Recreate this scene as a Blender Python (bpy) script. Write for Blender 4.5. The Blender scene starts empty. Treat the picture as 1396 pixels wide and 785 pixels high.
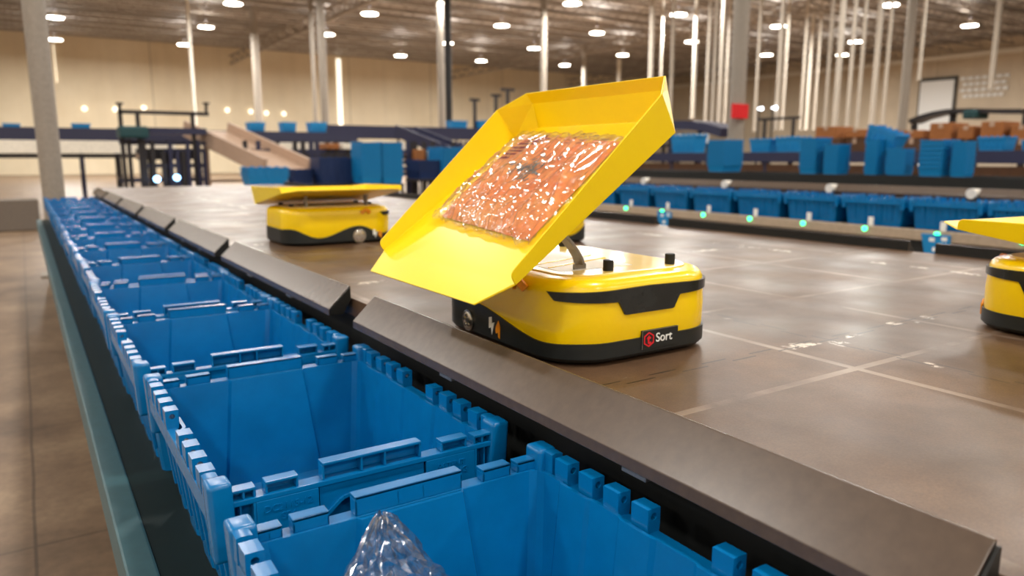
import bpy, bmesh, math, random
from mathutils import Vector, Matrix
random.seed(7)
PI = math.pi
sc = bpy.context.scene
col = sc.collection
CZ = 1.2                      # camera height above the warehouse floor (m)

# ------------------------------------------------------------------ camera
FPX, VPX, VPY = 1016.0, 28.0, 214.0
def _basis():
    Y = Vector((VPX-698, VPY-392.5, FPX)).normalized()
    th = math.atan((392.5-VPY)/FPX)
    Z = Vector((0, -math.cos(th), -math.sin(th)))
    Z = (Z - Y*Z.dot(Y)).normalized()
    X = Y.cross(Z)
    return X, Y, Z
BX, BY, BZ = _basis()
def ray(px, py):
    v = Vector((px-698, py-392.5, FPX))
    return Vector((BX.dot(v), BY.dot(v), BZ.dot(v)))
def atY(px, py, Y):
    d = ray(px, py); d = d*(Y/d.y); return Vector((d.x, d.y, d.z+CZ))
def atX(px, py, X):
    d = ray(px, py); d = d*(X/d.x); return Vector((d.x, d.y, d.z+CZ))
def atZ(px, py, z):
    d = ray(px, py); d = d*((z-CZ)/d.z); return Vector((d.x, d.y, z))
cam_d = bpy.data.cameras.new('camera')
cam = bpy.data.objects.new('camera', cam_d); col.objects.link(cam)
r_ = Vector((BX.x, BY.x, BZ.x)); u_ = -Vector((BX.y, BY.y, BZ.y)); b_ = -Vector((BX.z, BY.z, BZ.z))
cam.matrix_world = Matrix(((r_.x,u_.x,b_.x,0),(r_.y,u_.y,b_.y,0),(r_.z,u_.z,b_.z,CZ),(0,0,0,1)))
cam_d.sensor_width = 36; cam_d.lens = 36*FPX/1396
cam_d.clip_start = .05; cam_d.clip_end = 300
cam_d.dof.use_dof = True; cam_d.dof.focus_distance = .97; cam_d.dof.aperture_fstop = 4.4
sc.camera = cam

# ------------------------------------------------------------------ materials
def lin(c):
    return tuple(((x/255)/12.92 if x/255 <= .04045 else ((x/255+.055)/1.055)**2.4) for x in c) + (1,)
class N:
    """small node-building helper"""
    def __init__(s, name):
        s.m = bpy.data.materials.new(name); s.m.use_nodes = True
        s.t = s.m.node_tree; s.b = s.t.nodes['Principled BSDF']
        s.out = s.t.nodes['Material Output']
    def n(s, kind, **kw):
        x = s.t.nodes.new(kind)
        for k, v in kw.items():
            if k.startswith('i_'):
                key = k[2:]; key = int(key) if key.isdigit() else key.replace('_', ' ')
                x.inputs[key].default_value = v
            else: setattr(x, k, v)
        return x
    def l(s, a, b): s.t.links.new(a, b)
    def obj(s): return s.n('ShaderNodeTexCoord').outputs['Object']
    def noise(s, scale, detail=4, rough=.5, vec=None):
        x = s.n('ShaderNodeTexNoise'); x.inputs['Scale'].default_value = scale
        x.inputs['Detail'].default_value = detail; x.inputs['Roughness'].default_value = rough
        s.l(vec if vec is not None else s.obj(), x.inputs['Vector']); return x.outputs['Fac']
    def math(s, op, a, b=None, c=None):
        x = s.n('ShaderNodeMath', operation=op)
        for i, v in enumerate((a, b, c)):
            if v is None: continue
            if isinstance(v, (int, float)): x.inputs[i].default_value = v
            else: s.l(v, x.inputs[i])
        return x.outputs[0]
    def ramp(s, fac, stops):
        x = s.n('ShaderNodeValToRGB'); e = x.color_ramp.elements
        while len(e) < len(stops): e.new(.5)
        for k, (p, c) in enumerate(stops):
            e[k].position = p; e[k].color = c if len(c) == 4 else tuple(c)+(1,)
        s.l(fac, x.inputs['Fac']); return x.outputs['Color']
    def mix(s, fac, a, b):
        x = s.n('ShaderNodeMix', data_type='RGBA')
        if isinstance(fac, (int, float)): x.inputs[0].default_value = fac
        else: s.l(fac, x.inputs[0])
        for i, v in ((6, a), (7, b)):
            if isinstance(v, tuple): x.inputs[i].default_value = v
            else: s.l(v, x.inputs[i])
        return x.outputs[2]
    def bump(s, h, strength=.3, dist=.002):
        x = s.n('ShaderNodeBump'); x.inputs['Strength'].default_value = strength
        x.inputs['Distance'].default_value = dist
        s.l(h, x.inputs['Height']); s.l(x.outputs['Normal'], s.b.inputs['Normal'])
def plain(name, rgb, rough=.5, metal=0, var=.12, scale=30, bump=0, spec=.5, coat=0):
    k = N(name); c = lin(rgb)
    f = k.noise(scale, 5, .6)
    lo = tuple(x*(1-var) for x in c[:3])+(1,); hi = tuple(min(1, x*(1+var)) for x in c[:3])+(1,)
    k.l(k.ramp(f, [(.3, lo), (.7, hi)]), k.b.inputs['Base Color'])
    k.b.inputs['Roughness'].default_value = rough; k.b.inputs['Metallic'].default_value = metal
    k.b.inputs['Specular IOR Level'].default_value = spec; k.b.inputs['Coat Weight'].default_value = coat
    if bump: k.bump(k.noise(scale*12, 3), bump, .001)
    return k.m
def emit(name, rgb, strength):
    k = N(name); c = lin(rgb)
    k.b.inputs['Base Color'].default_value = c
    k.b.inputs['Emission Color'].default_value = c; k.b.inputs['Emission Strength'].default_value = strength
    return k.m
M = {}
M['tote'] = plain('tote_blue', (0, 108, 170), .27, var=.08, scale=18, bump=.08, spec=.5)
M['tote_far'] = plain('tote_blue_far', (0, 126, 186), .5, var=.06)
M['tote_navy'] = plain('tote_navy', (14, 44, 92), .5)
M['yellow'] = plain('robot_yellow', (255, 212, 2), .27, var=.03, scale=9, coat=.25)
M['tray'] = plain('tray_yellow', (255, 217, 5), .33, var=.03, scale=9)
M['cream'] = plain('robot_top_sheen', (246, 214, 120), .22, var=.05, scale=14, coat=.3)  # pale gloss reflection on the robot top, put into the base colour
M['white'] = plain('label_white', (238, 238, 232), .45, var=.03)
M['black'] = plain('robot_black', (22, 27, 27), .45, var=.2)
M['visor'] = plain('visor_black', (34, 37, 36), .2, var=.25, scale=40)
M['rubber'] = plain('rubber_black', (26, 26, 25), .7)
M['orange'] = plain('robot_orange', (240, 150, 10), .4)
M['red'] = plain('logo_red', (226, 30, 44), .4, var=.03)
M['chrome'] = plain('wheel_metal', (205, 202, 196), .22, 1, var=.1)
M['grey_metal'] = plain('bracket_grey', (150, 146, 140), .35, .7)
M['chute'] = plain('chute_metal', (88, 73, 61), .27, .0, var=.1, scale=60, bump=.06, spec=.65)
M['chute_dark'] = plain('chute_dark', (26, 26, 24), .5, .2)
M['beam'] = plain('beam_teal', (58, 92, 98), .45, 0, var=.1, spec=.35)
M['deck'] = plain('deck_dark', (6, 26, 25), .6, var=.15, spec=.2)
M['fascia'] = plain('fascia_black', (14, 16, 15), .6)
M['rail'] = plain('rail_beige', (190, 172, 150), .35, .3)
M['column'] = plain('column_grey', (146, 136, 124), .6)
M['column_dark'] = plain('column_dark', (26, 24, 23), .7)
M['white_steel'] = plain('white_steel', (226, 218, 204), .45)
M['rod'] = plain('rod_grey', (196, 186, 172), .55)
M['navy'] = plain('navy_steel', (34, 36, 66), .45)
M['tan_belt'] = plain('tan_belt', (176, 148, 126), .5)
M['pale_belt'] = plain('pale_belt', (236, 228, 212), .5)
M['dark_steel'] = plain('dark_steel', (44, 40, 42), .45, .3)
M['green_box'] = plain('motor_green', (10, 62, 66), .5)
M['card'] = plain('cardboard', (150, 92, 44), .75, var=.15, scale=8)
M['card_dark'] = plain('cardboard_brown', (84, 54, 30), .75, var=.15, scale=8)
M['sign_red'] = plain('sign_red', (214, 10, 20), .5, var=.03)
M['door_white'] = plain('door_white', (232, 232, 230), .5, var=.04)
M['door_dark'] = plain('door_dark', (52, 48, 40), .5)
M['glass_dark'] = plain('dark_glass', (24, 34, 30), .25)
M['led_green'] = emit('led_green', (40, 255, 150), 7)
M['led_white'] = emit('led_white', (235, 244, 255), 9)
M['led_blue'] = emit('led_blue', (150, 205, 255), 8)
M['led_red'] = emit('led_red', (255, 30, 30), 2)
M['lamp'] = emit('lamp_led', (255, 246, 230), 26)
M['lamp_small'] = emit('lamp_small', (255, 246, 226), 1.6)
M['grey_barrier'] = plain('barrier_grey', (112, 102, 92), .6)

# floor: brown sealed concrete with sawn joints
k = N('floor_concrete')
tc = k.n('ShaderNodeTexCoord').outputs['Object']; sp = k.n('ShaderNodeSeparateXYZ'); k.l(tc, sp.inputs[0])
w = k.noise(1.3, 3); wob = k.math('MULTIPLY', k.math('SUBTRACT', w, .5), .015)
def joint(k, coord, off, step, half):
    d = k.math('PINGPONG', k.math('SUBTRACT', coord, off), step/2)
    return k.math('LESS_THAN', d, half)
jx = joint(k, k.math('ADD', sp.outputs[0], wob), -.075, 1.6, .005)
jy = joint(k, k.math('ADD', sp.outputs[1], wob), 2.62, 1.22, .005)
j = k.math('MULTIPLY', k.math('MAXIMUM', jx, jy), .6)
base = k.ramp(k.noise(2.2, 8, .62), [(.3, lin((96, 76, 58))), (.52, lin((132, 108, 84))), (.72, lin((156, 132, 104)))])
base2 = k.mix(k.ramp(k.noise(28, 6, .7), [(.42, (0, 0, 0)), (.62, (.35, .35, .35))]), base, lin((86, 66, 50)))
k.l(k.mix(j, base2, lin((52, 40, 30))), k.b.inputs['Base Color'])
k.b.inputs['Roughness'].default_value = .42
k.bump(k.noise(120, 4), .12, .002)
M['floor'] = k.m

# platform: grey-brown rubber tiles, worn guide lines, interlocking seams, scuffs
k = N('platform_rubber')
tc = k.n('ShaderNodeTexCoord').outputs['Object']; sp = k.n('ShaderNodeSeparateXYZ'); k.l(tc, sp.inputs[0])
x, y = sp.outputs[0], sp.outputs[1]
def zig(k, t, amp, per):
    return k.math('MULTIPLY', k.math('SUBTRACT', k.math('GREATER_THAN', k.math('PINGPONG', t, per/2), per/4), .5), amp)
sx = joint(k, k.math('ADD', x, zig(k, y, .014, .11)), 1.150, 1.0, .0016)
sy = joint(k, k.math('ADD', y, zig(k, x, .014, .11)), .768, 1.0, .0016)
seam = k.math('MAXIMUM', sx, sy)
nearx = joint(k, x, 1.150, 1.0, .016); neary = joint(k, y, .768, 1.0, .016)
wear = k.ramp(k.noise(9, 3), [(.56, (0, 0, 0)), (.6, (1, 1, 1))])
wear2 = k.ramp(k.noise(60, 4, .7), [(.46, (0, 0, 0)), (.5, (1, 1, 1))])
flake = k.math('MULTIPLY', k.math('MULTIPLY', k.math('MAXIMUM', nearx, neary), wear), wear2)
gx = k.math('MAXIMUM', joint(k, x, 1.03, .41, .007), 0); gy = joint(k, y, .63, .415, .007)
gmask = k.ramp(k.noise(3.4, 4, .6), [(.4, (.0, .0, .0)), (.66, (.6, .6, .6))])
guide = k.math('MULTIPLY', k.math('MAXIMUM', gx, gy), gmask)
base = k.ramp(k.noise(3.5, 8, .65), [(.3, lin((75, 55, 39))), (.55, lin((101, 76, 55))), (.75, lin((123, 95, 70)))])
fine = k.ramp(k.noise(420, 3, .6), [(.35, (.72, .72, .72)), (.65, (1.12, 1.12, 1.12))])
mul = k.n('ShaderNodeMix', data_type='RGBA', blend_type='MULTIPLY'); mul.inputs[0].default_value = .8
k.l(base, mul.inputs[6]); k.l(fine, mul.inputs[7])
c1 = k.mix(guide, mul.outputs[2], lin((184, 166, 148)))
scuff = k.ramp(k.noise(5.5, 5, .8), [(.66, (0, 0, 0)), (.72, (.5, .5, .5))])
c1 = k.mix(scuff, c1, lin((80, 66, 56)))
c2 = k.mix(flake, c1, lin((214, 200, 184)))
k.l(k.mix(seam, c2, lin((34, 28, 24))), k.b.inputs['Base Color'])
k.l(k.ramp(k.noise(6, 5), [(.3, (.3, .3, .3)), (.7, (.46, .46, .46))]), k.b.inputs['Roughness'])
k.b.inputs['Specular IOR Level'].default_value = .38
k.bump(k.noise(300, 3), .15, .001)
M['platform'] = k.m

def wall_mat(name, a, b, step, axis):
    k = N(name)
    tc = k.n('ShaderNodeTexCoord').outputs['Object']; sp = k.n('ShaderNodeSeparateXYZ'); k.l(tc, sp.inputs[0])
    f = k.noise(.25, 6, .6)
    c = k.ramp(f, [(.3, lin(a)), (.7, lin(b))])
    mp = k.n('ShaderNodeMapping'); mp.inputs['Scale'].default_value = (1, 1, .05); k.l(tc, mp.inputs[0])
    st = k.ramp(k.noise(1.1, 4, .6, mp.outputs[0]), [(.45, (0, 0, 0)), (.75, (.14, .14, .14))])
    c = k.mix(st, c, lin(tuple(int(v*.72) for v in a)))
    j = k.math('MULTIPLY', joint(k, sp.outputs[axis], 1.0, step, .05), .35)
    k.l(k.mix(j, c, lin((120, 104, 82))), k.b.inputs['Base Color'])
    k.b.inputs['Roughness'].default_value = .7
    return k.m
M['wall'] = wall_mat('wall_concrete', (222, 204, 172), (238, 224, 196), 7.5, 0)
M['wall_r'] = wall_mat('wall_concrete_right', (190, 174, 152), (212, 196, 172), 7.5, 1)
# corrugated roof deck
k = N('ceiling_deck')
tc = k.n('ShaderNodeTexCoord').outputs['Object']; sp = k.n('ShaderNodeSeparateXYZ'); k.l(tc, sp.inputs[0])
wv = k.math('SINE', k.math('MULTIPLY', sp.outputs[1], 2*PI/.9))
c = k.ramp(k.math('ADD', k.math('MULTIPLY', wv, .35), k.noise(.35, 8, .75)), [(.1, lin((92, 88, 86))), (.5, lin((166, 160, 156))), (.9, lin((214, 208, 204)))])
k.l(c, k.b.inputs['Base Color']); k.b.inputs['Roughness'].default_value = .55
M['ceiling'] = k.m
M['joist'] = plain('joist_grey', (150, 140, 130), .5)

# orange garment seen through the bag
k = N('garment_orange')
tc = k.n('ShaderNodeTexCoord').outputs['Object']; sp = k.n('ShaderNodeSeparateXYZ'); k.l(tc, sp.inputs[0])
c = k.ramp(k.noise(14, 5, .6), [(.3, lin((252, 134, 52))), (.6, lin((255, 174, 88))), (.8, lin((255, 198, 124)))])
k.l(c, k.b.inputs['Base Color']); k.b.inputs['Roughness'].default_value = .75
k.bump(k.noise(60, 5), .5, .003)
M['garment'] = k.m
M['print_red'] = plain('print_red', (150, 16, 20), .6)
M['print_grey'] = plain('print_grey', (112, 112, 102), .4, var=.5, scale=60)
M['print_brown'] = plain('print_brown', (150, 58, 30), .7)
# clear plastic film
def film(name, tint, lo, gain, rough, haze):
    k = N(name); t = k.t; t.nodes.remove(k.b)
    tr = k.n('ShaderNodeBsdfTransparent'); tr.inputs['Color'].default_value = tint
    gs = k.n('ShaderNodeBsdfGlossy'); gs.inputs['Roughness'].default_value = rough
    lw = k.n('ShaderNodeFresnel'); lw.inputs['IOR'].default_value = 1.45
    df = k.n('ShaderNodeBsdfDiffuse'); df.inputs['Color'].default_value = (.9, .9, .9, 1); m0 = k.n('ShaderNodeMixShader'); m0.inputs[0].default_value = haze
    k.l(tr.outputs[0], m0.inputs[1]); k.l(df.outputs[0], m0.inputs[2]); tr = m0
    fac = k.math('MINIMUM', k.math('MULTIPLY_ADD', lw.outputs[0], gain, lo), .8)
    mx = k.n('ShaderNodeMixShader'); k.l(fac, mx.inputs[0]); k.l(tr.outputs[0], mx.inputs[1]); k.l(gs.outputs[0], mx.inputs[2])
    k.l(mx.outputs[0], k.out.inputs['Surface']); return k.m
M['film'] = film('clear_film', (.99, .985, .98, 1), .07, 1.7, .13, .05)
M['film_bag'] = film('clear_bag_film', (.97, .98, .98, 1), .05, 1.7, .13, .02)

# ------------------------------------------------------------------ mesh helpers
def new(): return bmesh.new()
def box(bm, x0, x1, y0, y1, z0, z1, mi=0):
    vs = [bm.verts.new((x, y, z)) for z in (z0, z1) for x, y in ((x0, y0), (x1, y0), (x1, y1), (x0, y1))]
    for f in ((3, 2, 1, 0), (4, 5, 6, 7), (0, 1, 5, 4), (1, 2, 6, 5), (2, 3, 7, 6), (3, 0, 4, 7)):
        bm.faces.new([vs[i] for i in f]).material_index = mi
    return vs
def bevel(bm, w=.002, seg=2):
    bmesh.ops.bevel(bm, geom=list(bm.edges), offset=w, segments=seg, profile=.6, affect='EDGES', clamp_overlap=True)
def prism(bm, poly, axis, a, b, mi=0):
    """extrude a 2-D polygon along axis (0,1,2) from a to b; polygon coordinates are the other two axes in order"""
    def p(q, t):
        c = list(q); c.insert(axis, t); return c
    A = [bm.verts.new(p(q, a)) for q in poly]; B = [bm.verts.new(p(q, b)) for q in poly]
    n = len(poly)
    bm.faces.new(A[::-1]).material_index = mi; bm.faces.new(B).material_index = mi
    for i in range(n):
        bm.faces.new((A[i], A[(i+1) % n], B[(i+1) % n], B[i])).material_index = mi
    return A, B
def tube(bm, p, q, r, seg=10, r2=None):
    p, q = Vector(p), Vector(q); d = (q-p).normalized()
    a = d.orthogonal().normalized(); b = d.cross(a); r2 = r if r2 is None else r2
    A = [bm.verts.new(p+(a*math.cos(t)+b*math.sin(t))*r) for t in [2*PI*i/seg for i in range(seg)]]
    B = [bm.verts.new(q+(a*math.cos(t)+b*math.sin(t))*r2) for t in [2*PI*i/seg for i in range(seg)]]
    bm.faces.new(A[::-1]); bm.faces.new(B)
    for i in range(seg): bm.faces.new((A[i], A[(i+1) % seg], B[(i+1) % seg], B[i]))
def bar(bm, p, q, w, h):
    """rectangular bar from p to q"""
    p, q = Vector(p), Vector(q); d = (q-p).normalized()
    up = Vector((0, 0, 1)) if abs(d.z) < .95 else Vector((0, 1, 0))
    s = d.cross(up).normalized(); t = s.cross(d)
    A = [bm.verts.new(p+s*w/2*i+t*h/2*j) for i, j in ((-1, -1), (1, -1), (1, 1), (-1, 1))]
    B = [bm.verts.new(q+s*w/2*i+t*h/2*j) for i, j in ((-1, -1), (1, -1), (1, 1), (-1, 1))]
    bm.faces.new(A[::-1]); bm.faces.new(B)
    for i in range(4): bm.faces.new((A[i], A[(i+1) % 4], B[(i+1) % 4], B[i]))
def obj(name, bm, mats, parent=None, smooth=0, loc=None):
    bmesh.ops.recalc_face_normals(bm, faces=bm.faces)
    me = bpy.data.meshes.new(name); bm.to_mesh(me); bm.free()
    for m in (mats if isinstance(mats, (list, tuple)) else [mats]): me.materials.append(M[m] if isinstance(m, str) else m)
    if smooth:
        try: me.shade_smooth(); me.set_sharp_from_angle(angle=math.radians(smooth))
        except Exception: pass
    o = bpy.data.objects.new(name, me); col.objects.link(o)
    if parent: o.parent = parent
    if loc is not None: o.location = loc
    return o
def tag(o, label, cat, group=None, kind=None):
    o['label'] = label; o['category'] = cat
    if group: o['group'] = group
    if kind: o['kind'] = kind
    return o
def thing(name, label, cat, loc=(0, 0, 0), rotz=0, group=None):
    o = bpy.data.objects.new(name, None); col.objects.link(o)
    o.empty_display_size = .1
    o.location = loc; o.rotation_euler = (0, 0, rotz)
    return tag(o, label, cat, group)
def struct(name, bm, m, smooth=0):
    o = obj(name, bm, m, None, smooth); o['kind'] = 'structure'; return o
def copy_tree(o, parent=None):
    c = o.copy(); col.objects.link(c)
    if parent: c.parent = parent
    for ch in list(o.children): copy_tree(ch, c)
    return c
def text_mesh(name, body, size, depth, m, parent, mat4, align='CENTER', bold=0):
    cu = bpy.data.curves.new(name, 'FONT'); cu.body = body; cu.size = size; cu.extrude = depth
    cu.align_x = align; cu.align_y = 'CENTER'; cu.offset = bold
    t = bpy.data.objects.new(name, cu); col.objects.link(t)
    me = bpy.data.meshes.new_from_object(t.evaluated_get(bpy.context.evaluated_depsgraph_get()))
    bpy.data.objects.remove(t); me.transform(mat4); me.materials.clear(); me.materials.append(M[m])
    o = bpy.data.objects.new(name, me); col.objects.link(o); o.parent = parent
    return o
NUM = ['first', 'second', 'third', 'fourth', 'fifth', 'sixth', 'seventh', 'eighth', 'ninth', 'tenth', 'eleventh', 'twelfth', 'thirteenth', 'fourteenth', 'fifteenth', 'sixteenth']

# ------------------------------------------------------------------ the room
WX0, WX1, WY0, WY1, CEIL = -26, 58, -22, 61, 9.4
b = new(); box(b, WX0, WX1, WY0, WY1, -.2, 0); struct('floor', b, 'floor')
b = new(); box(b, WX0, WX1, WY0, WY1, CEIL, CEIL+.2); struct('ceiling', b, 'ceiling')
b = new(); box(b, WX0, WX1, WY1, WY1+.3, 0, CEIL); struct('wall_back', b, 'wall')
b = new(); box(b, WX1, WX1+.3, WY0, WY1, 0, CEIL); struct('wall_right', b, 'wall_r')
b = new(); box(b, WX0-.3, WX0, WY0, WY1, 0, CEIL); struct('wall_left', b, 'wall')
b = new(); box(b, WX0, WX1, WY0-.3, WY0, 0, CEIL); struct('wall_front', b, 'wall')
# roof joists (run across) and two girders (run along the row direction)
def joist_bm(L):
    b = new(); n = int(L/1.5)
    box(b, 0, L, -.05, .05, .52, .6); box(b, 0, L, -.05, .05, 0, .08)
    for i in range(n):
        x0, x1 = L*i/n, L*(i+1)/n; xm = (x0+x1)/2
        bar(b, (x0, 0, .05), (xm, 0, .55), .04, .04); bar(b, (xm, 0, .55), (x1, 0, .05), .04, .04)
    return b
jm = None; nj = 0
for i in range(21):
    yj = 15.5+2.05*i; nj += 1
    if jm is None:
        jm = struct('trim_1', joist_bm(WX1-WX0-1), 'joist'); jo = jm
    else:
        jo = jm.copy(); jo.name = 'trim_%d' % nj; col.objects.link(jo)
    jo.location = (WX0+.5, yj, CEIL-.62)
for gx in (14.0, 33.0, 46.0):
    b = new(); n = 30
    box(b, gx-.08, gx+.08, 12, WY1-.3, CEIL-1.3, CEIL-1.2); box(b, gx-.08, gx+.08, 12, WY1-.3, CEIL-.72, CEIL-.63)
    for i in range(n):
        y0 = 12+(WY1-12.5)*i/n; y1 = 12+(WY1-12.5)*(i+1)/n; ym = (y0+y1)/2
        bar(b, (gx, y0, CEIL-1.25), (gx, ym, CEIL-.68), .07, .07); bar(b, (gx, ym, CEIL-.68), (gx, y1, CEIL-1.25), .07, .07)
    nj += 1; struct('trim_%d' % nj, b, 'joist')
b = new(); box(b, WX1-.5, WX1-.1, 12, WY1-.3, CEIL-1.15, CEIL-.85); nj += 1; struct('trim_%d' % nj, b, 'white_steel')

# ------------------------------------------------------------------ sorting platform, shelf beam, chutes
PZ = .885
b = new(); box(b, .6, 2.505, -1.2, 8.85, PZ-.04, PZ); struct('sorting_platform', b, 'platform')
b = new(); box(b, .60, 2.49, -1.2, 8.83, .0, PZ-.0405)
o = obj('platform_base', b, 'fascia'); o['kind'] = 'structure'
DZ = .60
def shelf(name, label, xa, xb, side, y0, y1, leg_ys):
    """long shelf carrying a row of totes; side=-1 puts the front beam on the -x side"""
    t = thing(name, label, 'shelf', (0, 0, 0))
    b = new(); box(b, xa, xb, y0, y1, DZ-.02, DZ); obj('shelf_deck', b, 'deck', t)
    bx0 = xa-.042 if side < 0 else xb
    b = new(); box(b, bx0, bx0+.042, y0, y1, DZ-.09, DZ+.004); bevel(b, .004, 2); obj('front_beam', b, 'beam' if name == 'tote_shelf' else 'rail', t)
    for yy in leg_ys:
        b = new(); box(b, .33, .37, yy-.025, yy+.025, 0, DZ-.0195); box(b, .29, .41, yy-.05, yy+.05, 0, .008); obj('leg', b, 'beam' if name == 'tote_shelf' else 'rail', t)
    return t
shelf('tote_shelf', 'long dark shelf with grey-green front beam carrying the near row of blue totes', .113, .598, -1, -.2, 8.55, (.4, 2.4, 4.4, 6.4, 8.4))

def chute_bm(L, notch=True):
    b = new()
    prism(b, [(.592-.592, 0), (-.049, -.047), (-.049, -.062), (-.012, -.062), (-.012, -.055), (.0035, -.031), (.0035, 0)], 1, -L/2, L/2)
    for f in b.faces:
        c = f.calc_center_median()
        f.material_index = 1 if abs(c.y) > L/2-.001 or c.x > .003 else 0
    bevel(b, .0012, 2)
    return b
CH_L, CH_P = 1.20, 1.227      # chute length, pitch of the repeats further off
RZ = .914
spans = [(.238, 1.44), (1.585, 2.665), (2.77, 3.76), (3.88, 4.87), (4.99, 5.98), (6.1, 7.09), (7.21, 8.2)]
ch0 = None
for i, (ya, yb) in enumerate(spans):
    lab = ('nearest long brown-grey metal chute flap between the yellow robot and the totes' if i == 0 else
           '%s metal chute flap from the near end along the platform edge' % NUM[i])
    if ch0 is None:
        ch0 = thing('chute_flap', lab, 'chute', (.592, (ya+yb)/2, RZ), 0, 'chute flaps along the near platform edge')
        obj('sheet_panel', chute_bm(CH_L), ['chute', 'chute_dark'], ch0)
        for s in (-1, 1):
            bb = new(); prism(bb, [(-.001, -.004), (-.044, -.046), (-.044, -.06), (-.014, -.06), (-.012, -.053), (.002, -.029), (.002, -.004)], 1, s*(CH_L/2+.001), s*(CH_L/2+.004))
            obj('end_plate', bb, 'chute_dark', ch0)
        for yy in (-.25, .2):
            bb = new(); box(bb, -.047, -.036, yy-.02, yy+.02, -.069, -.0625); bevel(bb, .001, 1); obj('sensor_bracket', bb, 'grey_metal', ch0)
    else:
        c = copy_tree(ch0); c.location = (.592, (ya+yb)/2, RZ); c.scale = (1, (yb-ya)/CH_L, 1); c['label'] = lab
rc0 = None
for i in range(7):
    yc = 1.335 - CH_P/2 + CH_P*i
    if yc+.57 > 8.85: break
    lab = '%s black-backed chute flap from the near end along the far platform edge' % NUM[i]
    if rc0 is None:
        rc0 = thing('chute_flap', lab, 'chute', (2.5085, yc, RZ+.006), PI, 'chute flaps along the far platform edge')
        obj('sheet_panel', chute_bm(1.14), ['chute', 'chute_dark'], rc0); rc0.scale = (1, 1, 1.2)
    else:
        c = copy_tree(rc0); c.location = (2.5085, yc, RZ+.006); c['label'] = lab

# ------------------------------------------------------------------ totes
def tote_shell(detail=True):
    b = new()
    TH = .0035
    def loop(z, off):
        t = z/.203                                  # taper with height
        hx = .163+.020*t+off; hy = .226+.022*t+off
        P = []
        rib = .0035 if detail else 0
        cw = .086-.022*t                            # half width of the trapezoid centre panel in the end walls
        d = .007 if detail else 0
        # -y end wall, from -x to +x
        r = .014
        P += [(-hx+r, -hy), (-cw-.004, -hy), (-cw, -hy+d), (cw, -hy+d), (cw+.004, -hy), (hx-r, -hy), (hx-r*.3, -hy+r*.3)]
        ys = [-.195, -.14, -.085, -.03, .03, .085, .14, .195]
        def side(s):
            Q = [(s*hx, -s*(hy-r))]; st = 0
            for yv in (ys if s > 0 else ys[::-1]):
                a, c = (st*rib, (1-st)*rib)
                Q += [(s*(hx-a), yv-s*.003), (s*(hx-c), yv+s*.003)]; st = 1-st
            Q += [(s*hx, s*(hy-r)), (s*(hx-r*.3), s*(hy-r*.3))]
            return Q
        P += side(1)
        P += [(hx-r, hy), (cw+.004, hy), (cw, hy-d), (-cw, hy-d), (-cw-.004, hy), (-hx+r, hy), (-hx+r*.3, hy-r*.3)]
        P += side(-1)
        P[-1] = (-hx+r*.3, -hy+r*.3)
        return [b.verts.new((x, y, z)) for x, y in P]
    zs_in = [.008, .1, .203]; zs_out = [.0, .1, .203]
    I = [loop(z, -TH) for z in zs_in]; O = [loop(z, TH*.4) for z in zs_out]
    n = len(I[0])
    for L in (I, O):
        for a in range(len(L)-1):
            for i in range(n): b.faces.new((L[a][i], L[a][(i+1) % n], L[a+1][(i+1) % n], L[a+1][i]))
    for i in range(n): b.faces.new((I[-1][i], I[-1][(i+1) % n], O[-1][(i+1) % n], O[-1][i]))
    b.faces.new(I[0]); b.faces.new(O[0][::-1])
    return b
def tooth(b, x0, x1, y, l, z0, z1):
    """hinge knuckle: block with a pin hole running along y"""
    cx, cz = (x0+x1)/2, z1-.0095; R = .0042; n = 16
    sq = []; ci = []
    hw, up, dn = (x1-x0)/2, z1-cz, cz-z0
    for i in range(n):
        a = 2*PI*i/n; c, s = math.cos(a), math.sin(a)
        k = min(hw/abs(c) if abs(c) > 1e-6 else 9, (up if s > 0 else dn)/abs(s) if abs(s) > 1e-6 else 9)
        sq.append((cx+c*k, cz+s*k)); ci.append((cx+c*R, cz+s*R))
    V = [[b.verts.new((p[0], yy, p[1])) for p in L] for yy in (y-l/2, y+l/2) for L in (sq, ci)]
    for i in range(n):
        j = (i+1) % n
        b.faces.new((V[0][i], V[0][j], V[1][j], V[1][i])); b.faces.new((V[2][i], V[3][i], V[3][j], V[2][j]))
        b.faces.new((V[0][i], V[2][i], V[2][j], V[0][j])); b.faces.new((V[1][i], V[1][j], V[3][j], V[3][i]))
def hinge_rail(s):
    b = new()
    # stepped outer band below the knuckles
    box(b, s*.1855, s*.2005, -.236, .236, .172, .1995) if s > 0 else box(b, -.2005, -.1855, -.236, .236, .172, .1995)
    for yv in (-.21, -.16, -.115, -.07, -.02, .02, .07, .115, .16, .21):
        bar(b, (s*.186, yv, .173), (s*.172, yv, .045), .006, .010)
    bevel(b, .0015, 2)
    for y in (-.2, -.152, -.106, -.058, .058, .106, .152, .2):
        x0, x1 = sorted((s*.183, s*.2015)); tooth(b, x0, x1, y, .026, .1985, .2275)
    return b
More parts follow.
